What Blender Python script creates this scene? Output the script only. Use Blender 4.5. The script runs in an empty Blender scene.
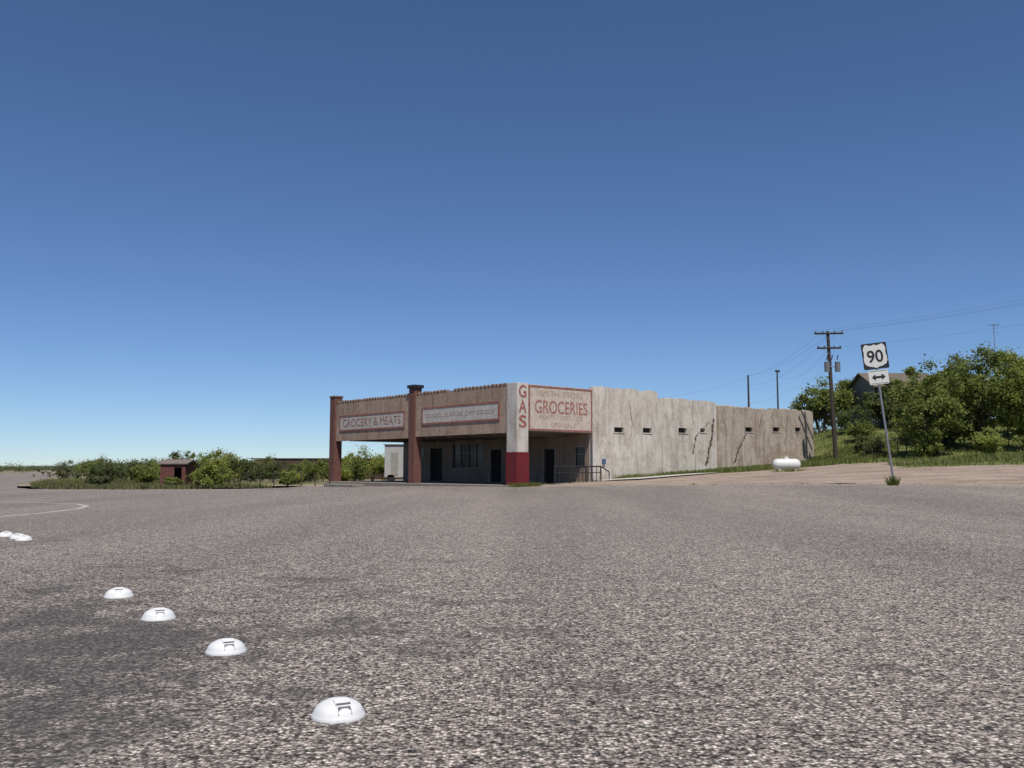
import bpy, bmesh, math, random
import numpy as np
from mathutils import Vector, Matrix
random.seed(7)
scene=bpy.context.scene
col=scene.collection
scene.view_settings.view_transform='Standard'
scene.view_settings.look='None'
scene.view_settings.exposure=0

# ------------------------------------------------------------ materials
def nodes_of(name):
    m=bpy.data.materials.new(name); m.use_nodes=True
    nt=m.node_tree; b=nt.nodes['Principled BSDF']
    return m,nt,b
def N(nt,t,**kw):
    n=nt.nodes.new(t)
    for k,v in kw.items(): setattr(n,k,v)
    return n
def ramp(nt,fac,stops):
    r=N(nt,'ShaderNodeValToRGB')
    el=r.color_ramp.elements
    while len(el)<len(stops): el.new(0.5)
    for e,(p,c) in zip(el,stops):
        e.position=p
        e.color=(c,c,c,1) if isinstance(c,(int,float)) else (*c,1)
    nt.links.new(fac,r.inputs[0]); return r.outputs[0]
def mixc(nt,fac,a,b,mode='MIX'):
    m=N(nt,'ShaderNodeMix',data_type='RGBA',blend_type=mode)
    for s,v in ((0,fac),(6,a),(7,b)):
        if hasattr(v,'node'): nt.links.new(v,m.inputs[s])
        elif isinstance(v,(int,float)): m.inputs[s].default_value=v
        else: m.inputs[s].default_value=(*v,1)
    return m.outputs[2]
def coords(nt,scale=(1,1,1)):
    tc=N(nt,'ShaderNodeTexCoord'); mp=N(nt,'ShaderNodeMapping')
    mp.inputs['Scale'].default_value=scale
    nt.links.new(tc.outputs['Object'],mp.inputs[0]); return mp.outputs[0]
def noise(nt,vec,scale,detail=4,rough=.6):
    n=N(nt,'ShaderNodeTexNoise'); n.inputs['Scale'].default_value=scale
    n.inputs['Detail'].default_value=detail; n.inputs['Roughness'].default_value=rough
    nt.links.new(vec,n.inputs['Vector']); return n.outputs['Fac']
def bump(nt,h,b,strength=.5,dist=.02):
    bp=N(nt,'ShaderNodeBump'); bp.inputs['Strength'].default_value=strength
    bp.inputs['Distance'].default_value=dist
    nt.links.new(h,bp.inputs['Height']); nt.links.new(bp.outputs[0],b.inputs['Normal'])

def stucco(name,c1,c2,stain,stain_amt=.5,scale=1.2,patch=None,pamt=.4):
    m,nt,b=nodes_of(name)
    v=coords(nt); vs=coords(nt,(1,1,.16))
    n1=noise(nt,v,scale*.4,6,.7)
    base=mixc(nt,ramp(nt,n1,[(.36,0.),(.64,1.)]),c1,c2)
    if patch:
        n4=noise(nt,v,.7,10,.72)
        base=mixc(nt,ramp(nt,n4,[(.51,0.),(.60,pamt)]),base,patch)
        n5=noise(nt,v,2.3,10,.8)
        base=mixc(nt,ramp(nt,n5,[(.56,0.),(.63,pamt)]),base,tuple(x*.8 for x in patch))
    n2=noise(nt,vs,2.6,6,.75)
    st=ramp(nt,n2,[(.47,0.),(.66,stain_amt)])
    base=mixc(nt,st,base,stain)
    n3=noise(nt,v,7,6,.8)
    base=mixc(nt,.5,base,ramp(nt,n3,[(.3,.5),(.62,1.1)]),'MULTIPLY')
    nt.links.new(base,b.inputs['Base Color']); b.inputs['Roughness'].default_value=.92
    b.inputs['Specular IOR Level'].default_value=.2
    bump(nt,n3,b,.45,.03)
    return m
def simple(name,c,rough=.7,var=.25,scale=3,metal=0):
    m,nt,b=nodes_of(name)
    v=coords(nt); n=noise(nt,v,scale,5,.7)
    c2=tuple(x*(1-var) for x in c)
    nt.links.new(mixc(nt,ramp(nt,n,[(.3,0.),(.7,1.)]),c2,c),b.inputs['Base Color'])
    b.inputs['Roughness'].default_value=rough; b.inputs['Metallic'].default_value=metal
    return m
def worn(name,c,under,amt=.55,scale=4):
    m,nt,b=nodes_of(name)
    v=coords(nt); n=noise(nt,v,scale,8,.75)
    nt.links.new(mixc(nt,ramp(nt,n,[(.42,0.),(.62,amt)]),c,under),b.inputs['Base Color'])
    b.inputs['Roughness'].default_value=.85
    b.inputs['Specular IOR Level'].default_value=.2
    return m
def leafmat(name,dark,light,tl=.4):
    m,nt,b=nodes_of(name)
    v=coords(nt); n=noise(nt,v,.9,3,.6)
    g=N(nt,'ShaderNodeNewGeometry')
    c=mixc(nt,ramp(nt,n,[(.35,0.),(.65,1.)]),dark,light)
    c=mixc(nt,.6,c,ramp(nt,g.outputs['Random Per Island'],[(0.,.5),(1.,1.3)]),'MULTIPLY')
    nt.links.new(c,b.inputs['Base Color']); b.inputs['Roughness'].default_value=.7
    b.inputs['Specular IOR Level'].default_value=.25
    tr=N(nt,'ShaderNodeBsdfTranslucent'); nt.links.new(c,tr.inputs[0])
    mx=N(nt,'ShaderNodeMixShader'); mx.inputs[0].default_value=tl
    nt.links.new(b.outputs[0],mx.inputs[1]); nt.links.new(tr.outputs[0],mx.inputs[2])
    nt.links.new(mx.outputs[0],nt.nodes['Material Output'].inputs[0])
    return m

M={}
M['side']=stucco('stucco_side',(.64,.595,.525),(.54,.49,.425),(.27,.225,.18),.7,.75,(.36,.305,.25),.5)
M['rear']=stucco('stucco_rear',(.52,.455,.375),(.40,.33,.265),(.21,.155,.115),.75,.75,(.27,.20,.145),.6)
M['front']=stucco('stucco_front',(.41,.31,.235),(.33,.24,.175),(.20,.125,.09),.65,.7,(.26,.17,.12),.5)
M['pierw']=stucco('stucco_pier',(.60,.56,.50),(.50,.46,.40),(.30,.24,.19),.6)
M['brick']=simple('red_brown_pillar',(.18,.075,.058),.9,.5,5)
M['red']=worn('red_paint',(.15,.014,.018),(.10,.035,.035),.6)
M['redtrim']=worn('red_trim',(.22,.065,.05),(.34,.23,.18),.8,6)
M['board']=worn('cream_board',(.52,.45,.375),(.37,.29,.23),.8,3)
M['boardg']=worn('grey_board',(.50,.475,.43),(.34,.29,.245),.8,3)
M['letter']=worn('red_letter',(.23,.065,.05),(.42,.33,.27),.8,9)
M['letterb']=worn('red_letter_bold',(.26,.05,.045),(.40,.27,.22),.65,7)
M['letterf']=worn('faded_letter',(.33,.22,.18),(.42,.35,.29),.9,7)
M['tile']=simple('clay_tile',(.24,.16,.12),.9,.5,8)
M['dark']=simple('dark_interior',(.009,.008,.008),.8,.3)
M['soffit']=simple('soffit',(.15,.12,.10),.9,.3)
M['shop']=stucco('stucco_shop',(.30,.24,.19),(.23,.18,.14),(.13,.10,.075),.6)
M['glass']=simple('old_glass',(.02,.023,.026),.2,.3)
M['frame']=simple('window_frame',(.32,.30,.27),.7,.3)
M['concrete']=simple('concrete',(.52,.49,.44),.95,.25,1.5)
M['slabd']=simple('concrete_old',(.25,.22,.19),.95,.35,1.5)
M['crack']=simple('crack_brown',(.12,.08,.055),1,.5,5)
M['white']=simple('white_paint',(.70,.70,.69),.5,.16,11)
M['tank']=simple('white_tank_paint',(.66,.65,.62),.5,.15,3)
M['whitewall']=simple('white_wall',(.42,.42,.41),.8,.2,2)
M['roofing']=simple('roofing',(.2,.19,.18),.95,.3,1)
M['wood']=simple('pole_wood',(.06,.045,.035),.9,.4,6)
M['steel']=simple('galvanised',(.30,.30,.31),.5,.2,8,.6)
M['transf']=simple('transformer_grey',(.16,.165,.17),.5,.2,8)
M['blackm']=simple('black_metal',(.02,.02,.02),.6,.3)
M['lens']=simple('reflector_grey',(.13,.13,.135),.4,.3,40)
M['wire']=simple('wire',(.03,.03,.035),.6,.1)
M['signblack']=simple('sign_black',(.012,.012,.012),.5,.1)
M['signwhite']=simple('sign_white',(.60,.60,.56),.5,.08,4)
M['line']=worn('road_paint',(.48,.46,.44),(.30,.27,.25),.9,12)
M['bark']=simple('bark',(.06,.045,.035),.95,.4,7)
M['shedred']=simple('shed_red',(.15,.052,.04),.9,.4,3)
M['shedbrown']=simple('shed_brown',(.075,.038,.035),.9,.4,2)
M['tin']=simple('tin_roof',(.19,.15,.13),.7,.25,2)
M['house']=simple('house_siding',(.20,.19,.155),.9,.2,1)
M['houseroof']=simple('house_roof',(.15,.12,.095),.9,.3,2)
M['bluesign']=simple('blue_sign',(.06,.10,.20),.6,.1)
M['leafA']=leafmat('leaf_mesquite',(.13,.16,.036),(.26,.295,.078),.5)
M['leafB']=leafmat('leaf_light',(.20,.235,.045),(.34,.375,.095),.5)
M['leafD']=leafmat('leaf_dark',(.08,.105,.034),(.165,.19,.06),.45)
M['leafS']=leafmat('leaf_scrub',(.085,.10,.042),(.17,.175,.075),.45)
M['grass']=leafmat('grass_blades',(.12,.15,.036),(.23,.255,.072))
M['grassdry']=leafmat('dry_grass_blades',(.13,.135,.05),(.22,.21,.09))
M['hill']=simple('hill_haze',(.10,.12,.12),1,.1,.002)

def asphalt():
    m,nt,b=nodes_of('chip_seal_asphalt')
    v=coords(nt)
    vo=N(nt,'ShaderNodeTexVoronoi'); vo.inputs['Scale'].default_value=60
    nt.links.new(v,vo.inputs['Vector'])
    sep=N(nt,'ShaderNodeSeparateColor'); nt.links.new(vo.outputs['Color'],sep.inputs[0])
    stone=ramp(nt,sep.outputs[0],[(0.,(.055,.049,.044)),(.25,(.19,.163,.145)),(.6,(.385,.325,.284)),(.86,(.53,.46,.40)),(1.,(.76,.69,.61))])
    gap=ramp(nt,vo.outputs['Distance'],[(.38,1.),(.8,.2)])
    c=mixc(nt,1.,stone,gap,'MULTIPLY')
    n0=noise(nt,v,26,3,.7); c=mixc(nt,.85,c,ramp(nt,n0,[(.38,.38),(.6,1.3)]),'MULTIPLY')
    n1=noise(nt,v,5,5,.75); c=mixc(nt,.7,c,ramp(nt,n1,[(.3,.62),(.7,1.25)]),'MULTIPLY')
    mp=N(nt,'ShaderNodeMapping'); mp.inputs['Rotation'].default_value=(0,0,math.radians(41)); mp.inputs['Scale'].default_value=(.35,.04,1)
    tc=N(nt,'ShaderNodeTexCoord'); nt.links.new(tc.outputs['Object'],mp.inputs[0])
    n2=noise(nt,mp.outputs[0],1.0,4,.55); c=mixc(nt,.8,c,ramp(nt,n2,[(.35,.80),(.65,1.15)]),'MULTIPLY')
    n3=noise(nt,v,.6,8,.74)
    d=N(nt,'ShaderNodeVectorMath',operation='DISTANCE'); nt.links.new(v,d.inputs[0]); d.inputs[1].default_value=(-4.0,5.8,0)
    near=N(nt,'ShaderNodeMapRange'); near.inputs[1].default_value=1.; near.inputs[2].default_value=6.5; near.inputs[3].default_value=.11; near.inputs[4].default_value=-.07
    nt.links.new(d.outputs['Value'],near.inputs[0])
    ad=N(nt,'ShaderNodeMath',operation='ADD'); nt.links.new(n3,ad.inputs[0]); nt.links.new(near.outputs[0],ad.inputs[1])
    tar=ramp(nt,ad.outputs[0],[(.52,0.),(.64,.72)])
    c=mixc(nt,tar,c,(.05,.047,.045))
    nt.links.new(c,b.inputs['Base Color']); b.inputs['Roughness'].default_value=.9
    b.inputs['Specular IOR Level'].default_value=.2
    inv=N(nt,'ShaderNodeMath',operation='SUBTRACT'); inv.inputs[0].default_value=1; nt.links.new(vo.outputs['Distance'],inv.inputs[1])
    bump(nt,inv.outputs[0],b,.6,.007)
    return m
M['asphalt']=asphalt()

def groundmat():
    m,nt,b=nodes_of('dirt_and_grass')
    v=coords(nt)
    at=N(nt,'ShaderNodeAttribute'); at.attribute_name='mask'
    n1=noise(nt,v,.5,6,.7); n2=noise(nt,v,6,5,.7)
    dirt=mixc(nt,ramp(nt,n1,[(.35,0.),(.65,1.)]),(.26,.20,.155),(.38,.30,.24))
    dirt=mixc(nt,.8,dirt,ramp(nt,n2,[(.3,.55),(.7,1.2)]),'MULTIPLY')
    mp=N(nt,'ShaderNodeMapping'); mp.inputs['Rotation'].default_value=(0,0,math.radians(-41)); mp.inputs['Scale'].default_value=(.05,.55,1)
    tc=N(nt,'ShaderNodeTexCoord'); nt.links.new(tc.outputs['Object'],mp.inputs[0])
    nr=noise(nt,mp.outputs[0],1.6,4,.6); dirt=mixc(nt,.6,dirt,ramp(nt,nr,[(.35,.75),(.65,1.2)]),'MULTIPLY')
    gr=mixc(nt,ramp(nt,n1,[(.35,0.),(.62,1.)]),(.09,.115,.03),(.18,.18,.065))
    gr=mixc(nt,.6,gr,ramp(nt,n2,[(.3,.5),(.7,1.2)]),'MULTIPLY')
    sp=N(nt,'ShaderNodeSeparateColor'); nt.links.new(at.outputs['Color'],sp.inputs[0])
    ad=N(nt,'ShaderNodeMath',operation='ADD'); nt.links.new(sp.outputs[0],ad.inputs[0])
    sb=N(nt,'ShaderNodeMath',operation='SUBTRACT'); nt.links.new(n2,sb.inputs[0]); sb.inputs[1].default_value=.5
    nt.links.new(sb.outputs[0],ad.inputs[1])
    c=mixc(nt,ramp(nt,ad.outputs[0],[(.38,0.),(.6,1.)]),dirt,gr)
    nt.links.new(c,b.inputs['Base Color']); b.inputs['Roughness'].default_value=.95
    b.inputs['Specular IOR Level'].default_value=.1
    bump(nt,n2,b,.6,.05)
    return m
M['ground']=groundmat()

# ------------------------------------------------------------ helpers
def S(a,b,x):
    u=min(1,max(0,(x-a)/(b-a))); return u*u*(3-2*u)
def H(x,y):
    z=0
    if x>0:
        xe=min(x,60); z+=.06*xe*xe/(xe+1)*S(10,60,y)
    z-=.25*S(0,15,-x)*S(40,60,y)
    z+=3*S(62,90,y)*S(22,34,x)
    return z
def mesh(name,vs,fs,mat,parent=None,smooth=False):
    me=bpy.data.meshes.new(name); me.from_pydata([tuple(v) for v in vs],[],fs); me.update()
    o=bpy.data.objects.new(name,me); col.objects.link(o)
    if isinstance(mat,str): mat=M[mat]
    if mat: me.materials.append(mat)
    if smooth: me.polygons.foreach_set('use_smooth',[True]*len(me.polygons))
    if parent: adopt(o,parent)
    return o
def adopt(o,p):
    o.parent=p
    if not p.get('local'): o.matrix_parent_inverse=Matrix.Translation(-p.location)
def empty(name,loc,local=False):
    e=bpy.data.objects.new(name,None); e.location=loc; e.empty_display_size=.3
    if local: e['local']=1
    col.objects.link(e); return e
CUBEF=[(0,3,2,1),(4,5,6,7),(0,1,5,4),(1,2,6,5),(2,3,7,6),(3,0,4,7)]
def boxv(x0,x1,y0,y1,z0,z1):
    return [(x0,y0,z0),(x1,y0,z0),(x1,y1,z0),(x0,y1,z0),(x0,y0,z1),(x1,y0,z1),(x1,y1,z1),(x0,y1,z1)]
def box(name,x0,x1,y0,y1,z0,z1,mat,parent=None,bev=0):
    o=mesh(name,boxv(x0,x1,y0,y1,z0,z1),CUBEF,mat,parent)
    if bev: bevel(o,bev)
    return o
def bevel(o,w):
    m=o.modifiers.new('bevel','BEVEL'); m.width=w; m.segments=2
OX,OY=.3,55.
D=(.7507,.6606); E=(-.6606,.7507)
def B(s,t,z): return (OX+D[0]*s+E[0]*t, OY+D[1]*s+E[1]*t, z)
def bbox(name,s0,s1,t0,t1,z0,z1,mat,parent,bev=0):
    o=mesh(name,[B(*v) for v in boxv(s0,s1,t0,t1,z0,z1)],CUBEF,mat,parent)
    if bev: bevel(o,bev)
    return o
def cyl_vf(p0,p1,r0,r1,n=8,caps=True,base=0):
    p0=Vector(p0);p1=Vector(p1);a=(p1-p0).normalized()
    u=a.orthogonal().normalized(); w=a.cross(u)
    vs=[];fs=[]
    for p,r in((p0,r0),(p1,r1)):
        for i in range(n):
            th=2*math.pi*i/n; vs.append(p+u*math.cos(th)*r+w*math.sin(th)*r)
    for i in range(n):
        j=(i+1)%n; fs.append((base+i,base+j,base+n+j,base+n+i))
    if caps:
        fs.append(tuple(base+i for i in reversed(range(n)))); fs.append(tuple(base+n+i for i in range(n)))
    return vs,fs
def tubes(name,segs,mat,parent=None,n=8):
    V=[];F=[]
    for s in segs:
        p0,p1,r0=s[:3]; r1=s[3] if len(s)>3 else r0
        a,b=cyl_vf(p0,p1,r0,r1,n,True,len(V)); V+=a;F+=b
    return mesh(name,V,F,mat,parent,False)
def wall(name,f,a0,a1,z0,z1,ops,thick,mat,parent):
    As=sorted({a0,a1,*[o[0] for o in ops],*[o[1] for o in ops]})
    Zs=sorted({z0,z1,*[o[2] for o in ops],*[o[3] for o in ops]})
    V=[];F=[]
    def q(*ps):
        b=len(V); V.extend(ps); F.append(tuple(range(b,b+len(ps))))
    def hole(a,z): return any(o[0]<a<o[1] and o[2]<z<o[3] for o in ops)
    for i in range(len(As)-1):
        for k in range(len(Zs)-1):
            A,A2,Z,Z2=As[i],As[i+1],Zs[k],Zs[k+1]
            if hole((A+A2)/2,(Z+Z2)/2): continue
            q(f(A,0,Z),f(A2,0,Z),f(A2,0,Z2),f(A,0,Z2))
            q(f(A,thick,Z),f(A,thick,Z2),f(A2,thick,Z2),f(A2,thick,Z))
    for o in ops+[(a0,a1,z0,z1)]:
        p,r,u,w=o
        q(f(p,0,u),f(r,0,u),f(r,thick,u),f(p,thick,u)); q(f(p,0,w),f(p,thick,w),f(r,thick,w),f(r,0,w))
        q(f(p,0,u),f(p,thick,u),f(p,thick,w),f(p,0,w)); q(f(r,0,u),f(r,0,w),f(r,thick,w),f(r,thick,u))
    return mesh(name,V,F,mat,parent)
def text(name,s,width,height,org,xa,mat,parent,bold=.0,fontext=.004):
    cu=bpy.data.curves.new(name,'FONT'); cu.body=s; cu.align_x='CENTER'; cu.align_y='CENTER'
    cu.extrude=fontext; cu.offset=bold
    o=bpy.data.objects.new(name,cu); col.objects.link(o); cu.materials.append(M[mat])
    bpy.context.view_layer.update()
    bb=[Vector(c) for c in o.bound_box]
    w=max(c.x for c in bb)-min(c.x for c in bb); h=max(c.y for c in bb)-min(c.y for c in bb)
    cx=(max(c.x for c in bb)+min(c.x for c in bb))/2; cy=(max(c.y for c in bb)+min(c.y for c in bb))/2
    X=Vector(xa).normalized(); Z=Vector((0,0,1)); Nn=X.cross(Z)
    R=Matrix((X,Z,Nn)).transposed().to_4x4()
    dg=bpy.context.evaluated_depsgraph_get()
    me=bpy.data.meshes.new_from_object(o.evaluated_get(dg))
    me.transform(Matrix.Diagonal((width/w,height/h,1,1))@Matrix.Translation((-cx,-cy,0)))
    me.transform(Matrix.Translation(org)@R)
    bpy.data.objects.remove(o)
    t=bpy.data.objects.new(name,me); col.objects.link(t)
    if parent: adopt(t,parent)
    return t
def drape(name,poly,off,mat,step=2.,parent=None):
    bm=bmesh.new(); vs=[bm.verts.new((x,y,0)) for x,y in poly]
    f=bm.faces.new(vs); bmesh.ops.triangulate(bm,faces=[f])
    xs=[p[0] for p in poly]; ys=[p[1] for p in poly]
    for ax,lo,hi in((0,max(min(xs),-100),min(max(xs),100)),(1,max(min(ys),-20),min(max(ys),130))):
        k=math.ceil(lo/step)*step
        while k<hi:
            co=(k,0,0) if ax==0 else (0,k,0); no=(1,0,0) if ax==0 else (0,1,0)
            bmesh.ops.bisect_plane(bm,geom=bm.verts[:]+bm.edges[:]+bm.faces[:],plane_co=co,plane_no=no)
            k+=step
    for v in bm.verts: v.co.z=H(v.co.x,v.co.y)+off
    bmesh.ops.recalc_face_normals(bm,faces=bm.faces)
    if sum(f.normal.z for f in bm.faces)<0: bmesh.ops.reverse_faces(bm,faces=bm.faces)
    me=bpy.data.meshes.new(name); bm.to_mesh(me); bm.free(); me.materials.append(M[mat])
    o=bpy.data.objects.new(name,me); col.objects.link(o)
    if parent: adopt(o,parent)
    return o

# ------------------------------------------------------------ ground
def inpoly(x,y,P):
    c=False;j=len(P)-1
    for i in range(len(P)):
        if (P[i][1]>y)!=(P[j][1]>y) and x<(P[j][0]-P[i][0])*(y-P[i][1])/(P[j][1]-P[i][1])+P[i][0]: c=not c
        j=i
    return c
def rough_edge(P,amp,lo,hi):
    rg=random.Random(4); out=[]
    for i,p in enumerate(P):
        q=P[(i+1)%len(P)]; out.append(p)
        if lo<=i<hi:
            L=math.dist(p,q); n=max(1,int(L/.8))
            for k in range(1,n):
                f=k/n; out.append((p[0]+(q[0]-p[0])*f+rg.uniform(-amp,amp),p[1]+(q[1]-p[1])*f+rg.uniform(-amp,amp)))
    return out
ROAD=[(-150,-30),(70,-30),(70,-12),(40,13),(28,24),(19,32.5),(12,38.5),(8.4,42.5),(4,48.5),(0.4,53.4),(-.6,54.4),(-14.8,70.6),(-15.6,66),(-17,61.5),(-20,58.5),(-25,56),(-30,57.5),(-35,64),(-43,79),(-65,127),(-92,190),(-150,330),(-170,330),(-112,190),(-86,127),(-76,100),(-82,60),(-150,20)]
ROADR=rough_edge(ROAD,.13,3,19)
def b2(s,t): v=B(s,t,0); return (v[0],v[1])
G1=[b2(8.5,-.0),b2(36,0),b2(40,-5),b2(33,-8),b2(22,-6.5),b2(15,-5.5),b2(14.6,-2),b2(9,-1.9)]
G2=[(22,51),(27,48),(33,45.5),(60,38),(200,30),(200,60),(80,60),(44,60),(31,60),(24,58)]
G3=[(24.5,66),(31,60),(60,58),(200,60),(200,200),(30,200),(24,90)]
G4=[(-16,62),(-20,59),(-25,56.5),(-29.5,58),(-34,64),(-42,79),(-63,127),(-55,127),(-30,85),(-20,70)]
def gm(x,y):
    if inpoly(x,y,G1) or inpoly(x,y,G2): return .8
    if inpoly(x,y,G3): return 1.
    if inpoly(x,y,G4): return .62
    if y>75 or x<-45: return .45+.12*math.sin(x*.11+y*.05)*math.cos(y*.07-x*.03)
    return 0.
def axis(lo,hi,far):
    a=list(np.arange(lo,hi+.1,1.)); s=1.;x=hi;up=[]
    while x<far: s*=1.35; x+=s; up.append(x)
    s=1.;x=lo;dn=[]
    while x>-far: s*=1.35; x-=s; dn.append(x)
    return dn[::-1]+a+up
AX=axis(-70,70,9000); AY=axis(-16,130,9000)
nx,ny=len(AX),len(AY)
V=[(x,y,H(x,y)) for y in AY for x in AX]
F=[(j*nx+i,j*nx+i+1,(j+1)*nx+i+1,(j+1)*nx+i) for j in range(ny-1) for i in range(nx-1)]
g=mesh('ground',V,F,'ground',None,True)
ca=g.data.color_attributes.new('mask','FLOAT_COLOR','POINT')
vals=[]
for v in V:
    k=gm(v[0],v[1]); vals+= [k,k,k,1]
ca.data.foreach_set('color',vals)
road=drape('asphalt_road',ROADR,.012,'asphalt')
pts=[(-14,12.5),(-12.6,17),(-12,21.2),(-11.9,23.3),(-12.1,25.3),(-12.7,27.1),(-13.7,28.6),(-15.3,29.7),(-17.4,30.5),(-21,31.2),(-27,31.6)]
def strip(pts,w,jit=0):
    L=[];R=[]
    for i,p in enumerate(pts):
        a=Vector(pts[max(0,i-1)]);b=Vector(pts[min(len(pts)-1,i+1)]);d=(b-a).normalized(); n=Vector((-d.y,d.x))*w/2*(1+random.uniform(-jit,jit))
        L.append(tuple(Vector(p)+n));R.append(tuple(Vector(p)-n))
    return L+R[::-1]
ml=drape('painted_road_line',strip(pts,.15),.018,'line')
side=drape('concrete_walkway',[b2(6.2,-4.4),b2(14.5,-4.4),b2(14.5,-2.2),b2(8.2,-2.1),b2(8.2,-.6),b2(6.2,-.6)],.08,'concrete')

# ------------------------------------------------------------ store
st=empty('grocery_store_building',B(0,0,0))
fs_=lambda a,d,z:B(a,d,z)
w1=[(8.8,9.75,3.56,3.9),(11.75,12.7,3.6,3.94)]
w2=[(15.7,16.7,3.7,4.06),(18.3,18.9,3.8,4.1)]
w3=[(23.9,24.9,3.98,4.34),(27.8,28.8,4.1,4.46),(31.1,32.0,4.18,4.54)]
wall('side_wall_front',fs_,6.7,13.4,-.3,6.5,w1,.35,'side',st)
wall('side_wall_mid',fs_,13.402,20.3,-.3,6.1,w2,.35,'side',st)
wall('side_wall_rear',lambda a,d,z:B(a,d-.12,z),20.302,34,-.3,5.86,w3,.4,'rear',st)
bbox('rear_parapet_raise',27.5,33.99,-.115,.2,5.86,5.98,'rear',st)
V=[];F=[]
for i in range(90):
    s=random.uniform(6.9,33.7); top=6.5 if s<13.3 else 6.1 if s<20.2 else 5.86 if s<27.5 else 5.98
    if abs(s-13.4)<.4 or abs(s-20.3)<.4 or abs(s-27.5)<.4: continue
    w=random.uniform(.08,.4); h=random.uniform(.02,.11); off=-.11 if s>20.3 else .01
    b=len(V); V+=[B(*p) for p in boxv(s-w,s+w,off,off+.28,top-.01,top+h)]
    V[b+4]=B(s-w*.5,off+.03,top+h);V[b+5]=B(s+w*.6,off+.03,top+h*.8);V[b+6]=B(s+w*.5,off+.2,top+h);V[b+7]=B(s-w*.6,off+.2,top+h*.7)
    F+=[tuple(b+k for k in f) for f in CUBEF]
mesh('parapet_rubble_edge',V,F,'rear',st)
for i,(a,b,c,d) in enumerate(w1+w2+w3):
    off=-.12 if a>20.3 else 0
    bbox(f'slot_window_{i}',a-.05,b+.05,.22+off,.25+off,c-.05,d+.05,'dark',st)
    bbox(f'slot_sill_{i}',a-.08,b+.08,-.04+off,.02+off,c-.06,c-.005,'side',st)
ff=lambda a,d,z:B(6.7+d,a,z)
ops=[(.75,1.75,1.1,2.6),(3.6,4.7,.12,2.45),(7.0,8.6,1.0,2.8),(9.2,10.5,.12,2.5),(11.4,15.2,1.1,3.0),(16.4,18.1,.12,2.7),(19.0,21.0,1.1,2.8)]
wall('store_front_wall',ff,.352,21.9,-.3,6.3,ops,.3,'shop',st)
bbox('store_back_wall',33.7,34,.3,21.6,-.3,5.8,'rear',st)
bbox('store_left_wall',7.0,33.99,21.6,21.9,-.3,6.2,'rear',st)
bbox('store_roof',7.0,33.7,.3,21.6,5.2,5.4,'roofing',st)
for i,(a,b,c,d) in enumerate(ops):
    if c<.5:
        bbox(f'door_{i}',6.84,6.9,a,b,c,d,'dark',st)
        bbox(f'door_jamb_{i}a',6.66,6.80,a-.09,a,c,d+.09,'frame',st); bbox(f'door_jamb_{i}b',6.66,6.80,b,b+.09,c,d+.09,'frame',st)
    else:
        bbox(f'shop_glass_{i}',6.86,6.88,a,b,c,d,'glass',st)
        n=max(1,int((b-a)/.8))
        for k in range(n+1):
            x=a+(b-a)*k/n; bbox(f'mullion_{i}_{k}',6.78,6.85,max(a,x-.03),min(b,x+.03),c+.06,d-.06,'frame',st)
        bbox(f'rail_a_{i}',6.775,6.855,a,b,c,c+.06,'frame',st); bbox(f'rail_b_{i}',6.775,6.855,a,b,d-.06,d,'frame',st)
        bbox(f'rail_c_{i}',6.77,6.86,a+.01,b-.01,(c+d)/2+.2,(c+d)/2+.25,'frame',st)
TL=21.9
bbox('canopy_floor_slab',-.4,6.7,-.1,TL+.4,-.45,.10,'slabd',st,.03)
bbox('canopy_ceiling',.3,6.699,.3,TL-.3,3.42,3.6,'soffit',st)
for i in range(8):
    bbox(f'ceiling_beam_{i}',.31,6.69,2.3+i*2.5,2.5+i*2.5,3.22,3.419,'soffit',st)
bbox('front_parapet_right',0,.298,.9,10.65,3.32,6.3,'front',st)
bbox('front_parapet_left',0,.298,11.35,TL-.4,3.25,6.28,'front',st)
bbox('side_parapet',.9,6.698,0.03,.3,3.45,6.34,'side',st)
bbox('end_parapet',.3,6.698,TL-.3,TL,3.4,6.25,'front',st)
bbox('corner_pier',0-.05,.9,-.05,.9,.1,6.38,'pierw',st,.015)
bbox('corner_pier_red_base',-.09,.94,-.09,.94,.09,2.12,'red',st,.015)
bbox('middle_pillar',-.12,.5,10.65,11.35,.1,6.75,'brick',st,.02)
bbox('middle_pillar_cap',-.22,.6,10.53,11.47,6.75,6.98,'blackm',st,.03)
bbox('left_pillar',-.15,.55,TL-.4,TL+.35,-.3,6.72,'brick',st,.02)
bbox('left_pillar_cap',-.2,.6,TL-.46,TL+.41,6.72,6.86,'tile',st,.03)
V=[];F=[]
def tilerow(along,fn,n,z,r):
    for i in range(n):
        a=along[0]+(along[1]-along[0])*(i+.5)/n
        rr=r*random.uniform(.8,1.15); zz=z+random.uniform(-.02,.02)
        if random.random()<.06: continue
        b=len(V); m=6
        for dd in(-.03,.32):
            for k in range(m+1):
                th=math.pi*k/m; V.append(fn(a+math.cos(th)*rr,dd,zz+math.sin(th)*rr))
        for k in range(m): F.append((b+k,b+k+1,b+m+2+k,b+m+1+k))
        F.append(tuple(b+k for k in range(m+1))); F.append(tuple(b+m+1+k for k in reversed(range(m+1))))
tilerow((.95,10.6),lambda a,d,z:B(d,a,z),25,6.3,.13)
tilerow((11.4,TL-.45),lambda a,d,z:B(d,a,z),26,6.28,.13)
mesh('clay_tile_coping',V,F,'tile',st)
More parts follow.
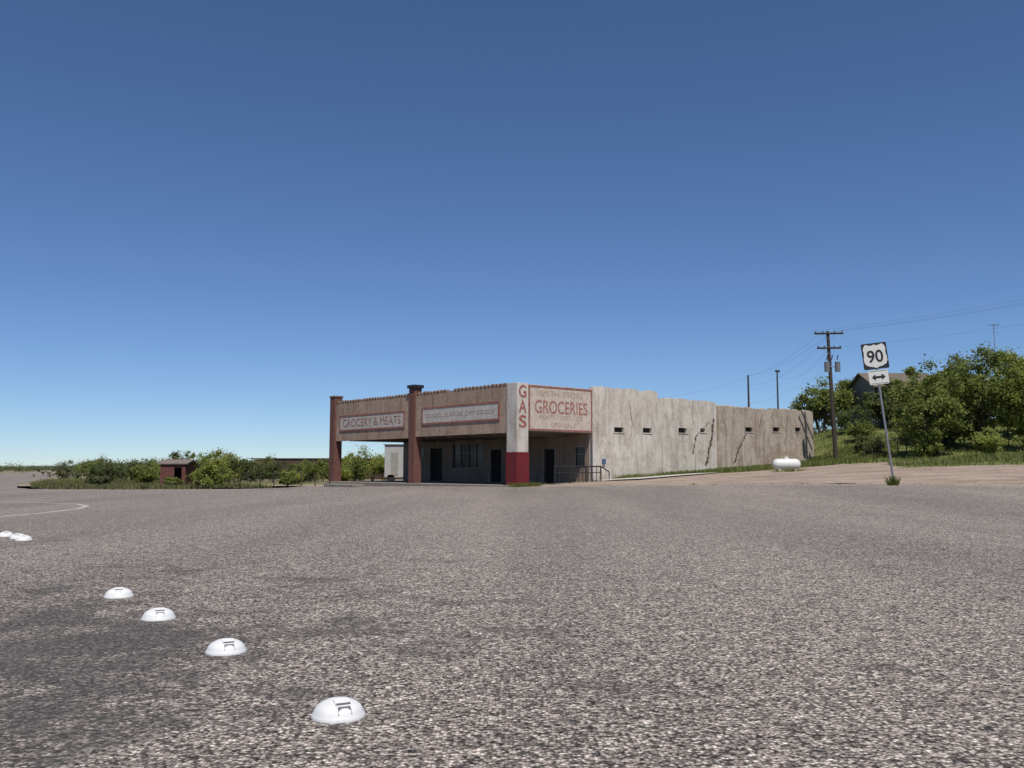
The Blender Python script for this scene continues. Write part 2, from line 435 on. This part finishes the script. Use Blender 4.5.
def framed(tag,axis,a0,a1,z0,z1,board,w=.12):
    def bx(n,p,q,u,v,pr,m):
        if axis=='t': bbox(n,-pr,-.002,p,q,u,v,m,st)
        else: bbox(n,p,q,.03-pr,.028,u,v,m,st)
    bx(tag+'_board',a0+w,a1-w,z0+w,z1-w,.03,board)
    bx(tag+'_frame_b',a0,a1,z0,z0+w,.05,'redtrim'); bx(tag+'_frame_t',a0,a1,z1-w,z1,.05,'redtrim')
    bx(tag+'_frame_l',a0,a0+w,z0+w,z1-w,.05,'redtrim'); bx(tag+'_frame_r',a1-w,a1,z0+w,z1-w,.05,'redtrim')
framed('grocery_meats_sign','t',12.0,20.9,4.0,5.22,'boardg')
framed('front_sign','t',1.6,9.9,4.12,5.32,'boardg')
framed('groceries_sign','s',.98,6.64,3.48,6.3,'board',.11)
mE=(-E[0],-E[1],0)
text('lettering_grocery_meats','GROCERY & MEATS',7.9,.6,B(-.036,16.45,4.61),mE,'letter',st,.0)
text('lettering_front','SCHOOL SUPPLIES  DRY GOODS',7.3,.26,B(-.036,5.75,4.72),mE,'letterf',st,.0)
dd=(D[0],D[1],0)
text('lettering_groceries','GROCERIES',4.7,.82,B(3.85,-.004,4.98),dd,'letter',st,.01)
text('lettering_top','SMITH  STORE',3.9,.38,B(3.85,-.004,5.83),dd,'letterf',st,.0)
text('lettering_low','MEATS - FEED - ICE',3.9,.28,B(3.8,-.004,4.33),dd,'letterf',st,.0)
text('lettering_low2','OPEN DAILY',2.2,.30,B(4.0,-.004,3.86),dd,'letterf',st,.0)
for ch,z in(('G',5.86),('A',4.93),('S',4.0)):
    text('lettering_'+ch,ch,.62,.78,B(.43,-.056,z),dd,'letterb',st,.02)
def crack(name,pts,w):
    V=[];F=[]
    for i,(a,z) in enumerate(pts):
        ww=w*random.uniform(.3,1.4); V+=[B(a-ww,-.004 if a<20.3 else -.124,z),B(a+ww,-.004 if a<20.3 else -.124,z)]
        if i: F.append((2*i-2,2*i-1,2*i+1,2*i))
    mesh(name,V,F,'crack',st)
def jag(a0,z0,a1,z1,n,j):
    return [(a0+(a1-a0)*i/n+random.uniform(-j,j),z0+(z1-z0)*i/n) for i in range(n+1)]
crack('crack_1',jag(20.05,4.9,19.5,2.9,16,.09),.11)
crack('crack_2',jag(19.5,2.9,18.9,1.3,14,.10),.13)
crack('crack_3',jag(19.4,4.6,17.8,3.5,14,.09),.06)
crack('crack_4',jag(17.8,3.5,17.3,2.2,12,.09),.10)
crack('crack_5',jag(24.0,3.9,22.9,2.5,14,.10),.09)
crack('crack_9',jag(22.9,2.5,22.3,1.5,8,.10),.11)
crack('crack_6',jag(20.8,5.4,21.5,3.6,14,.08),.04)
crack('crack_7',jag(10.3,5.8,10.9,3.2,14,.06),.02)
crack('crack_8',jag(30.0,5.4,29.5,3.0,14,.07),.04)
crack('crack_10',jag(14.2,3.4,16.6,3.0,16,.08),.02)
crack('crack_11',jag(26.3,5.5,25.9,4.4,8,.07),.04)
bbox('small_blue_sign',7.55,7.8,-.12,-.001,1.4,1.75,'bluesign',st)  # small blue sign on the side wall, built as a plain box
hr=[(B(2.7+i*.42,-.5,.0),B(2.7+i*.42,-.5,1.22),.022) for i in range(11)]+[(B(s,-.5,-.1),B(s,-.5,1.28),.045) for s in(2.7,4.1,5.5,6.9)]
hr+=[(B(2.7,-.5,1.25),B(6.9,-.5,1.25),.045),(B(2.7,-.5,.85),B(6.9,-.5,.85),.03),(B(6.9,-.5,1.25),B(7.7,-.5,.9),.04),(B(7.7,-.5,.9),B(7.7,-.5,.2),.03)]
tubes('handrail',hr,'blackm',st)
bbox('ramp_slab',2.6,8.2,-1.7,-.102,-.2,.16,'slabd',st,.02)
tubes('drain_pipe',[(B(6.6,-.04,.2),B(6.6,-.04,3.4),.04)],'steel',st)
bbox('pump_island',-3.0,-2.0,14.0,18.0,-.3,.0,'slabd',None,.04).name='concrete_pump_island'

# ------------------------------------------------------------ foliage
def leaves(rng,centers,radii,n,size,flat=.8):
    idx=rng.integers(0,len(centers),n)
    c=centers[idx]; r=radii[idx][:,None]
    d=rng.normal(size=(n,3))
    p=c+d*r*.55*np.array([1,1,flat])
    nrm=rng.normal(size=(n,3))*.75+np.array([.1,-.25,.8]); nrm/=np.linalg.norm(nrm,axis=1)[:,None]
    a=rng.normal(size=(n,3)); u=a-nrm*(a*nrm).sum(1)[:,None]; u/=np.linalg.norm(u,axis=1)[:,None]
    w=np.cross(nrm,u)
    s=size*(.5+rng.random((n,1)))
    u=u*s; w=w*s*.6
    q=np.stack([p-u,p+w,p+u,p-w],1)
    return q.reshape(-1,3)
def quads_obj(name,q,mat,parent=None,zmin=None):
    n=len(q)//4
    me=bpy.data.meshes.new(name); me.vertices.add(4*n); me.vertices.foreach_set('co',q.astype(np.float32).ravel())
    me.loops.add(4*n); me.loops.foreach_set('vertex_index',np.arange(4*n,dtype=np.int32))
    me.polygons.add(n); me.polygons.foreach_set('loop_start',np.arange(0,4*n,4,dtype=np.int32)); me.polygons.foreach_set('loop_total',np.full(n,4,dtype=np.int32))
    me.update(calc_edges=True); me.validate(); me.materials.append(M[mat])
    o=bpy.data.objects.new(name,me); col.objects.link(o)
    if parent: adopt(o,parent)
    return o
def tree(name,x,y,h,w,mat='leafA',seed=0,n=9000,leaf=.11,clumps=60,base=.25,trunks=3):
    rng=np.random.default_rng(seed); z0=H(x,y)
    e=empty(name,(x,y,z0))
    cz=z0+h*(base+1)/2; rz=h*(1-base)/2
    d=rng.normal(size=(clumps,3)); d/=np.linalg.norm(d,axis=1)[:,None]
    k=rng.random((clumps,1))**.4
    lump=1+.22*np.sin(d[:,:1]*3+seed)+.18*np.cos(d[:,2:]*4+d[:,1:2]*3+seed)
    C=d*k*lump*np.array([w/2,w/2,rz])*.88+np.array([x,y,cz])
    C[:,2]=np.maximum(C[:,2],z0+.3)
    R=rng.uniform(.06,.17,clumps)*w*.8
    quads_obj('crown',leaves(rng,C,R,n,leaf),mat,e)
    segs=[]
    for t in range(trunks):
        a=rng.uniform(0,6.28); b0=Vector((x+.15*math.cos(a),y+.15*math.sin(a),z0-.1))
        m=Vector((x+w*.13*math.cos(a),y+w*.13*math.sin(a),z0+h*.33)); rr=h*.018
        segs.append((b0,m,rr*1.3,rr))
        for j in rng.choice(clumps,min(8,clumps),replace=False):
            c=Vector(C[j]); mid=m.lerp(c,.5)+Vector((0,0,-.05*h)); 
            segs.append((m,mid,rr*.6,rr*.35)); segs.append((mid,c,rr*.35,rr*.1))
    tubes('trunk_and_limbs',segs,'bark',e,6)
    return e
tree('mesquite_tree',35.6,69,8.1,6.8,'leafA',1,17000,.10,90,.12)
tree('mesquite_tree',38.5,66,7.0,5.4,'leafB',2,13000,.10,70,.1)
tree('mesquite_tree',31.4,67,6.3,5.0,'leafA',3,13000,.10,65,.08)
tree('mesquite_tree',42,74,7.6,6.5,'leafB',4,12000,.11,60,.1)
tree('mesquite_tree',36.8,99,6.4,6.4,'leafA',5,8000,.14,50,.1)
tree('mesquite_tree',33,96,5.6,6,'leafA',6,8000,.14,45,.1)
tree('mesquite_tree',43,88,6.3,6,'leafD',8,7000,.14,45,.1)
tree('mesquite_tree',39.3,82,5.6,5.4,'leafA',9,8000,.12,50,.08)
tree('mesquite_tree',47,84,5.6,6,'leafA',10,7000,.13,45,.08)
tree('mesquite_tree',35.4,86,4.6,4.4,'leafD',12,7000,.12,45,.08)
tree('mesquite_tree',38.0,88,4.4,4.2,'leafA',14,7000,.12,45,.05)
tree('mesquite_tree',34.6,72,5.2,4.6,'leafB',15,9000,.11,50,.05)
bl=[(33.5,63.5,1.9,2.4,'leafB'),(30.3,66,1.8,2.6,'leafA'),(36,62,1.6,2.4,'leafA'),(28.5,72,1.7,2.5,'leafD'),(40,62,2.2,3,'leafD'),
      (32.2,86,2.6,4,'leafD'),(36,82,2.8,4,'leafA'),(31,80,1.8,3,'leafA'),(38,78,2.6,3.4,'leafB'),(33.6,76,2.0,2.8,'leafA'),
      (-20.3,60.5,2.3,2.6,'leafB'),(-35.5,78,2.1,2.9,'leafD'),(-33,80,1.9,2.6,'leafD'),(-31.5,84,2.7,2.6,'leafD'),(-28.8,84,3.0,3.2,'leafA'),(-24.5,78,2.8,3.4,'leafB'),
      (-21.5,74,2.4,2.8,'leafD'),(-24,72,1.7,2.2,'leafA'),(-38,95,2.2,4,'leafA'),(-43,104,2.4,4,'leafS'),(-34.5,90,2.6,3.6,'leafA'),
      (-17.5,96,3.1,3.6,'leafB'),(-15.2,98,3.8,3.8,'leafB'),(-19.8,94,2.6,3,'leafA'),(-13,92,2.8,3,'leafB'),(-26.5,96,2.6,4,'leafA'),(-22.5,98,2.3,3.6,'leafA'),(-19,80,1.6,2.2,'leafD'),(-18,74,1.2,1.9,'leafB'),
      (-16.5,84,1.8,2.4,'leafA'),(-30,94,2.8,4,'leafS'),(-17.3,70,.8,1.5,'leafA'),(-22.8,69,1.0,1.7,'leafB'),(-15,80,1.3,2,'leafB'),(-30.6,76,1.5,2.4,'leafA'),(-37.5,83,1.6,2.6,'leafS'),
      (-41,92,2.2,4,'leafD'),(-46,100,2.4,4.5,'leafA'),(-36.5,100,2.9,4.4,'leafD'),(-32.5,101,3.0,4.4,'leafA'),(-19.5,87,2.0,2.8,'leafA'),(-23.4,88,2.4,3.2,'leafD'),(-27,90,2.6,3.4,'leafD'),(-50,108,2.6,4.5,'leafS'),
      (-15,88,2.2,2.8,'leafA'),(-16,91,2.8,3,'leafB'),(-38.5,104,2.6,5,'leafS'),(-25.5,68.5,.7,1.4,'leafA'),(-32,70,.8,1.6,'leafS'),(-55,118,2.6,5,'leafA'),(-60,122,2.2,5,'leafS'),(-47,114,2.8,5,'leafD')]
for i,(x,y,h,w,m) in enumerate(bl):
    tree('bush',x,y,h,w,m,20+i,3600,.075,55,.0,2)
rng=np.random.default_rng(55); C=[];R=[]
for i in range(1000):
    y=rng.uniform(105,520); x=rng.uniform(-.75,.75)*y
    if inpoly(x,y,ROAD) or (abs(x+92+(y-190)*.42)<16 and y>120): continue
    if y<119 and -36<x<-11: continue
    hh=rng.uniform(.9,2.5)*(1+.3*(y>250))
    for k in range(4):
        C.append((x+rng.normal()*hh*.6,y+rng.normal()*hh*.6,H(x,y)+hh*rng.uniform(.25,.75))); R.append(hh*rng.uniform(.35,.6))
quads_obj('distant_scrub',leaves(rng,np.array(C),np.array(R),100000,.22),'leafS')
C=[];R=[]
for i in range(1100):
    y=rng.uniform(500,1500); x=rng.uniform(-.75,.6)*y
    hh=rng.uniform(1.,2.8)
    C.append((x,y,hh*.4)); R.append(hh*1.1)
quads_obj('distant_scrub_far',leaves(rng,np.array(C),np.array(R),36000,.6,.5),'leafS')
V=[];F=[];n=160
for i in range(n):
    x=-4200+8400*i/(n-1); z=8+7*math.sin(i*.13+1)+4*math.sin(i*.31)+2*math.sin(i*.9)+ (8 if x<-900 else 4)
    V+=[(x,4200,-5),(x,4300,max(3,z))]
    if i: F.append((2*i-2,2*i,2*i+1,2*i-1))
mesh('distant_hills',V,F,'hill')
def grass_q(rng,polys,n,hmin,hmax,w):
    P=[]
    for P0,cnt in polys:
        xs=[p[0] for p in P0]; ys=[p[1] for p in P0]; x0,x1=max(min(xs),-60),min(max(xs),60); y0,y1=min(ys),min(max(ys),98); c=0
        tries=0
        while c<cnt and tries<cnt*20:
            tries+=1
            x=rng.uniform(x0,x1); y=rng.uniform(y0,y1)
            if inpoly(x,y,P0) and math.sin(x*1.3+math.sin(y*.9)*2)+math.cos(y*1.1+x*.4)>-.8+rng.normal()*.5: P.append((x,y,H(x,y))); c+=1
    P=np.array(P); n=len(P)
    a=rng.uniform(0,6.28,n); h=rng.uniform(hmin,hmax,n); 
    u=np.stack([np.cos(a)*w,np.sin(a)*w,np.zeros(n)],1)
    lean=rng.normal(size=(n,3))*np.array([.4,.4,0])*h[:,None]; up=np.stack([np.zeros(n),np.zeros(n),h],1)+lean
    return np.stack([P-u,P+u,P+up+u*.2,P+up-u*.2],1).reshape(-1,3)
rng=np.random.default_rng(9)
quads_obj('grass',grass_q(rng,[(G1,12000),(G2,9000),(G3,20000)],0,.1,.36,.03),'grass')
quads_obj('dry_grass',grass_q(rng,[(G4,9000),(G1,3000),(G2,4000)],0,.1,.34,.03),'grassdry')
def tuft(name,x,y,r,n,h,s):
    rg=np.random.default_rng(s); q=[]
    for i in range(n):
        a=rg.uniform(0,6.28); rr=r*rg.random(); px,py=x+rr*math.cos(a),y+rr*math.sin(a); b=rg.uniform(0,6.28); hh=h*rg.uniform(.4,1)
        z=H(px,py); u=np.array([math.cos(b),math.sin(b),0])*.018; p=np.array([px,py,z]); t=p+np.array([math.cos(a)*rr*.7,math.sin(a)*rr*.7,hh])
        q+=[p-u,p+u,t+u*.2,t-u*.2]
    quads_obj(name,np.array(q),'grass')
tuft('grass_tuft',15.15,36,.2,220,.42,1); tuft('grass_tuft',*b2(-.5,-.6),.5,260,.3,2); tuft('grass_tuft',*b2(.5,-.8),.6,300,.3,3)
tuft('grass_tuft',16.9,55.2,.9,200,.25,4); tuft('grass_tuft',*b2(9.2,-.6),.6,200,.3,5)
for i in range(12):
    f=random.random(); a,b=random.choice([((28,24.6),(19,33.2)),((12,39.2),(8.4,43.2)),((-17.5,62.4),(-25,57)),((-30,58.2),(-43,81)),((19,33.2),(12,39.2))])
    tuft('grass_tuft',a[0]+(b[0]-a[0])*f,a[1]+(b[1]-a[1])*f+random.uniform(0,1.5),.22,30,.08,50+i)
V=[];F=[]
rg=random.Random(3)
for i in range(1600):
    a,b=rg.choice([((28,24),(19,32.5)),((19,32.5),(12,38.5)),((12,38.5),(8.4,42.5)),((8.4,42.5),(.4,53.4))])
    f=rg.random(); x=a[0]+(b[0]-a[0])*f+rg.gauss(.3,.9); y=a[1]+(b[1]-a[1])*f+rg.gauss(.3,.9); z=H(x,y)+.01; r=rg.uniform(.012,.04)
    k=len(V); V+=[(x-r,y,z),(x,y-r,z),(x+r,y,z),(x,y+r,z),(x+rg.uniform(-r,r)*.4,y,z+r*.8)]
    F+=[(k,k+1,k+4),(k+1,k+2,k+4),(k+2,k+3,k+4),(k+3,k,k+4)]
mesh('loose_gravel',V,F,'slabd')

# ------------------------------------------------------------ route sign
sg=empty('highway_route_sign',(15.2,36,H(15.2,36)),True)
sg.rotation_euler=(0,math.radians(-6.2),math.radians(-8))
tubes('post',[((0,0,-.3),(0,0,5.68),.045)],'steel',sg,10)
def flat(name,pts,y0,y1,mat,parent):
    n=len(pts); V=[(x,y0,z) for x,z in pts]+[(x,y1,z) for x,z in pts]
    F=[tuple(range(n)),tuple(reversed(range(n,2*n)))]+[(i,(i+1)%n,n+(i+1)%n,n+i)[::-1] for i in range(n)]
    return mesh(name,V,F,mat,parent)
zc=5.22
def rrect(cx,cz,w,h,r):
    P=[]
    for sx,sz,a0 in((1,1,0),(-1,1,90),(-1,-1,180),(1,-1,270)):
        for k in range(5):
            a=math.radians(a0+k*22.5); P.append((cx+sx*(w/2-r)+r*math.cos(a),cz+sz*(h/2-r)+r*math.sin(a)))
    return P
flat('black_panel',rrect(0,zc,.98,1.06,.05),-.06,-.05,'signblack',sg)
half=[(0,.44),(.10,.40),(.20,.42),(.30,.455),(.375,.38),(.41,.27),(.39,.15),(.395,.05),(.42,-.06),(.42,-.19),(.37,-.31),(.24,-.38),(.10,-.41),(0,-.46)]
half=[(x*1.07,z*1.07) for x,z in half]
sh=[(x,zc+z) for x,z in half]+[(-x,zc+z) for x,z in half[-2:0:-1]]
flat('white_shield',sh[::-1],-.066,-.061,'signwhite',sg)
text('numerals_90','90',.62,.50,(0,-.07,zc-.01),(1,0,0),'signblack',sg,.015)
flat('arrow_plate',rrect(.02,4.36,.76,.58,.05),-.06,-.05,'signwhite',sg)
for p,q in((4.615,4.60),(4.12,4.105)):
    flat('border_bar',[(-.31,q),(.35,q),(.35,p),(-.31,p)],-.064,-.061,'signblack',sg)
ar=[(-.27,0),(-.12,.13),(-.12,.045),(.12,.045),(.12,.13),(.27,0),(.12,-.13),(.12,-.045),(-.12,-.045),(-.12,-.13)]
flat('double_arrow',[(x+.02,4.36+z) for x,z in ar][::-1],-.066,-.061,'signblack',sg)

# ------------------------------------------------------------ propane tank
px,py=16.95,55.8; pz=H(px,py)-.03
pt=empty('propane_tank',(px,py,pz))
V=[];F=[];m=20
prof=[(-.86,.0),(-.84,.12),(-.78,.22),(-.68,.29),(-.56,.32),(.56,.32),(.68,.29),(.78,.22),(.84,.12),(.86,.0)]
for (a,r) in prof:
    for k in range(m):
        th=2*math.pi*k/m; V.append((px+a,py+r*1.08*math.cos(th),pz+.46+r*1.08*math.sin(th)))
for i in range(len(prof)-1):
    for k in range(m): F.append((i*m+k,i*m+(k+1)%m,(i+1)*m+(k+1)%m,(i+1)*m+k))
mesh('tank_body',V,F,'tank',pt,True)
tubes('dome_cover',[((px,py,pz+.78),(px,py,pz+.93),.13,.11)],'tank',pt,16)
for s in(-.5,.5): box('saddle_leg',px+s-.06,px+s+.06,py-.25,py+.25,pz-.1,pz+.2,'concrete',pt)

# ------------------------------------------------------------ utility poles + wires
def pole(name,x,y,top,arms,r=.14,lean=0):
    z=H(x,y); e=empty(name,(x,y,z)); h=top
    tubes('shaft',[((x,y,z-.3),(x+lean,y,h),r,r*.65)],'wood',e,10)
    for (az,L,dy) in arms:
        dx=math.cos(dy);dyy=math.sin(dy)
        c=Vector((x+lean*.9,y-.15,az)); a=Vector((dx,dyy,0))
        p=c-a*L/2;q=c+a*L/2
        tubes('crossarm',[(p,q,.08)],'wood',e,6)
        tubes('insulators',[(c+a*L*f,c+a*L*f+Vector((0,0,.2)),.04) for f in(-.46,-.2,.2,.46)],'blackm',e,6)
        tubes('brace',[(c-a*L*.28,c+Vector((0,0,-.55)),.015),(c+a*L*.28,c+Vector((0,0,-.55)),.015)],'steel',e,4)
    return e
P1=(26.2,73); T1=12.3
e=pole('utility_pole',*P1,T1,[(12.1,2.3,-.1),(10.9,1.9,-.1)],.19,-.35)
tubes('transformers',[((P1[0]+dx,P1[1]-.25,8.95),(P1[0]+dx,P1[1]-.25,9.75),.21) for dx in(-.58,.28)]+[((P1[0]-.55,P1[1]-.2,9.35),(P1[0]+.3,P1[1]-.2,9.35),.04)],'transf',e,12)
tubes('fuse_cutouts',[((P1[0]+dx,P1[1]-.25,9.9),(P1[0]+dx+.1,P1[1]-.25,10.3),.04) for dx in(-.6,-.2,.25)],'blackm',e,6)
pole('utility_pole',29.0,110,12.5,[],.16)
pole('utility_pole',30.8,104,12.5,[(12.3,.6,.2)],.12)
pole('utility_pole',58,60,17.5,[(17.3,2.4,-.1)],.16)
def sag(p,q,s,n=14):
    P=[]
    for i in range(n+1):
        f=i/n; v=Vector(p).lerp(Vector(q),f); v.z-=s*4*f*(1-f); P.append(v)
    return [(P[i],P[i+1],.006) for i in range(n)]
segs=[]
for dx in(-1.05,.45,1.05): segs+=sag((25.9+dx,72.9,12.3),(58+dx,60,17.5),.7)
segs+=sag((25.9,72.9,10.9),(58,60,15.6),.8)
for dx in(-.5,.5): segs+=sag((25.9+dx,72.9,12.3),(29,110,12.4),.6)
segs+=sag((25.9,72.9,10.9),(30.8,104,11.8),1.2)
segs+=sag((25.9,72.9,9.2),B(26,3,6.0),.5)
segs+=sag((29,110,12.2),B(15,8,6.4),.7)
segs+=sag((25.9,72.9,9.0),(37,95,9.3),.6)
segs+=sag((25.9,72.9,11.9),(29,110,11.4),1.2)
tubes('power_lines',segs,'wire',None,4)
am=empty('tv_antenna_mast',(46.5,86,H(46.5,86)))
tubes('mast',[((46.5,86,H(46.5,86)),(46.5,86,15.0),.035)],'steel',am,6)
tubes('elements',[((46,86,14.9),(47,86,14.9),.02)]+[((46.5+d,85.6,14.9),(46.5+d,86.4,14.9),.015) for d in(-.45,-.2,.05,.3,.45)]+[((46.1,86,14.2),(46.9,86,14.2),.02)],'steel',am,4)

# ------------------------------------------------------------ hillside house
hs=empty('hillside_house',(40,94,H(40,94)))
hx0,hx1,hy0,hy1=36.9,43.4,91,98; ze=9.5; zb=4.4; zr=11.0
ym=(hy0+hy1)/2
wall('front_siding',lambda a,d,z:(a,hy0+d,z),hx0,hx1,zb,ze,[(37.5,38.5,7.4,8.7),(39.5,40.5,7.4,8.7),(41.4,42.4,7.4,8.7),(37.7,38.7,5.2,6.6)],.2,'house',hs)
mesh('side_siding',[(hx0,hy0,zb),(hx0,hy1,zb),(hx0,hy1,ze),(hx0,ym,zr),(hx0,hy0,ze),(hx1,hy0,zb),(hx1,hy1,zb),(hx1,hy1,ze),(hx1,ym,zr),(hx1,hy0,ze),],[(0,4,3,2,1),(5,6,7,8,9),(1,2,7,6)],'house',hs)
box('window_glass',37.2,42.6,hy0+.1,hy0+.12,5,9.0,'glass',hs)
for nm,ya,za,yb,zbb in(('roof_front',hy0-.5,ze-.22,ym,zr+.02),('roof_back',hy1+.5,ze-.22,ym,zr+.02)):
    a=[(hx0-.4,ya,za),(hx1+.4,ya,za),(hx1+.4,yb,zbb),(hx0-.4,yb,zbb)]
    mesh(nm,a+[(x,y,z+.12) for x,y,z in a],CUBEF,'houseroof',hs)
fe=empty('wire_fence',(27,70,H(27,70)))
segs=[];prev=None
for i in range(16):
    x=27.3+i*.75;y=70+i*.3-.02*i*i; z=H(x,y); segs.append(((x,y,z-.1),(x,y,z+1.2),.05))
    if prev:
        for hh in(.3,.6,.9,1.1): segs.append(((prev[0],prev[1],prev[2]+hh),(x,y,z+hh),.014))
    prev=(x,y,z)
tubes('posts_and_wires',segs,'wood',fe,5)

# ------------------------------------------------------------ left: sheds
sd=empty('small_red_shed',(-26.9,73,H(-26.9,73)))
x0,x1,y0,y1=-28.0,-26.0,72,74.4; zb=-.3
wall('front_wall',lambda a,d,z:(a,y0+d,z),x0,x1,zb,1.45,[(-26.9,-26.3,zb+.02,1.2)],.08,'shedred',sd)
mesh('gable_walls',[(x0,y0,zb),(x0,y1,zb),(x0,y1,1.25),(x0,y0,1.45),(x1,y0,zb),(x1,y1,zb),(x1,y1,1.25),(x1,y0,1.45)],[(0,3,2,1),(4,5,6,7),(1,2,6,5)],'shedred',sd)
ymd=(y0+y1)/2
mesh('roof_front',[(x0-.2,y0-.12,1.44),(x1+.2,y0-.12,1.44),(x1+.2,ymd,1.75),(x0-.2,ymd,1.75),(x0-.2,y0-.12,1.52),(x1+.2,y0-.12,1.52),(x1+.2,ymd,1.83),(x0-.2,ymd,1.83)],CUBEF,'tin',sd)
mesh('roof_back',[(x0-.2,ymd+.002,1.75),(x1+.2,ymd+.002,1.75),(x1+.2,y1+.3,1.3),(x0-.2,y1+.3,1.3),(x0-.2,ymd+.002,1.83),(x1+.2,ymd+.002,1.83),(x1+.2,y1+.3,1.38),(x0-.2,y1+.3,1.38)],CUBEF,'tin',sd)
ls=empty('long_low_shed',(-24,112,-.25))
wall('front_wall',lambda a,d,z:(a,112+d,z),-32,-13,-.4,2.2,[(-30.5,-28.5,-.3,1.5),(-26,-24.5,.5,1.3),(-21,-18.5,-.3,1.5)],.2,'shedbrown',ls)
box('back_part',-32,-13,112.4,117,-.4,2.1,'dark',ls)
box('roof',-32.4,-12.6,111.9,117.3,2.25,2.36,'shedbrown',ls)
tl=empty('white_storage_trailer',(-11.0,86,-.25))
box('body',-12.0,-9.2,85,87.5,.25,3.3,'whitewall',tl,.05)
box('roof_cap',-12.1,-9.1,84.9,87.6,3.3,3.38,'tin',tl)
box('door',-11.4,-10.7,84.96,84.998,.5,2.6,'frame',tl)
tubes('wheels',[((x,85,.15),(x,85.3,.15),.4) for x in(-11.4,-9.8)],'blackm',tl,16)
segs=[]; prev=None
for i in range(22):
    x=-40+i*1.25; y=84-i*.75; z=H(x,y); segs.append(((x,y,z-.1),(x,y,z+1.05+random.uniform(-.1,.1)),.045))
    if prev:
        for hh in(.4,.75,1.): segs.append(((prev[0],prev[1],prev[2]+hh),(x,y,z+hh),.008))
    prev=(x,y,z)
tubes('post_and_wire_fence',segs,'wood',None,5)

# ------------------------------------------------------------ road buttons
def button(x,y,rot):
    z=H(x,y)+.012
    e=empty('traffic_button',(x,y,z),True); e.rotation_euler=(0,0,rot)
    V=[];F=[];m=40
    prof=[(.124,0),(.124,.008),(.119,.016)]+[(.115*math.cos(a),.016+.066*math.sin(a)) for a in [math.radians(k) for k in range(8,90,9)]]
    for r,zz in prof:
        for k in range(m): V.append((r*math.cos(2*math.pi*k/m),r*math.sin(2*math.pi*k/m),zz))
    V.append((0,0,.082))
    for i in range(len(prof)-1):
        for k in range(m): F.append((i*m+k,i*m+(k+1)%m,(i+1)*m+(k+1)%m,(i+1)*m+k))
    b=(len(prof)-1)*m
    for k in range(m): F.append((b+k,b+(k+1)%m,len(V)-1))
    mesh('ceramic_dome',V,F,'white',e,True)
    V=[(-.040,-.108,.024),(.040,-.108,.024),(.040,-.030,.035),(-.040,-.030,.035),(-.034,-.080,.068),(.034,-.080,.068),(.034,-.030,.087),(-.034,-.030,.087)]
    mesh('reflector_housing',V,CUBEF,'white',e)
    V=[(-.033,-.1065,.031),(.033,-.1065,.031),(.029,-.0845,.0635),(-.029,-.0845,.0635)]
    mesh('reflector_lens',[(x,y-.002,z) for x,y,z in V],[(0,1,2,3)],'lens',e)
    mesh('reflector_slot',[(-.033,-.081,.0695),(.033,-.081,.0695),(.033,-.070,.0755),(-.033,-.070,.0755)],[(0,1,2,3)],'lens',e)
for x,y in((-.80,4.27),(-1.776,5.72),(-2.68,6.96),(-3.49,8.13),(-7.72,14.4),(-8.0,14.75),(-8.45,15.2)):
    button(x,y,math.radians(24)+random.uniform(-.1,.1))

# ------------------------------------------------------------ light, sky, camera
el=math.radians(61); az=Vector((.25,-.97)).normalized()
sd_=Vector((az.x*math.cos(el),az.y*math.cos(el),math.sin(el)))
L=bpy.data.lights.new('sun','SUN'); L.energy=4.9; L.angle=math.radians(.5); L.color=(1,.95,.88)
lo=bpy.data.objects.new('sun',L); col.objects.link(lo); lo.rotation_euler=sd_.to_track_quat('Z','Y').to_euler(); lo.location=(20,-30,50)
w=bpy.data.worlds.new('World'); scene.world=w; w.use_nodes=True
nt=w.node_tree; bg=nt.nodes['Background']
sk=nt.nodes.new('ShaderNodeTexSky'); sk.sky_type='NISHITA'; sk.sun_disc=False
sk.sun_elevation=el; sk.sun_rotation=math.atan2(az.x,az.y)
sk.altitude=1200; sk.air_density=.85; sk.dust_density=0.; sk.ozone_density=6.0
mt=nt.nodes.new('ShaderNodeMix'); mt.data_type='RGBA'; mt.blend_type='MULTIPLY'; mt.inputs[0].default_value=1
mt.inputs[7].default_value=(.90,.97,1.06,1)
hs_=nt.nodes.new('ShaderNodeHueSaturation'); hs_.inputs['Saturation'].default_value=1.0
nt.links.new(sk.outputs[0],mt.inputs[6]); nt.links.new(mt.outputs[2],hs_.inputs['Color'])
nt.links.new(hs_.outputs[0],bg.inputs[0]); bg.inputs[1].default_value=.094
cam=bpy.data.cameras.new('camera'); cam.lens=36*900/1024; cam.sensor_width=36; cam.clip_start=.05; cam.clip_end=20000
co=bpy.data.objects.new('camera',cam); col.objects.link(co); co.location=(0,0,1.15)
co.rotation_euler=(math.radians(90+5.33),0,0)
scene.camera=co
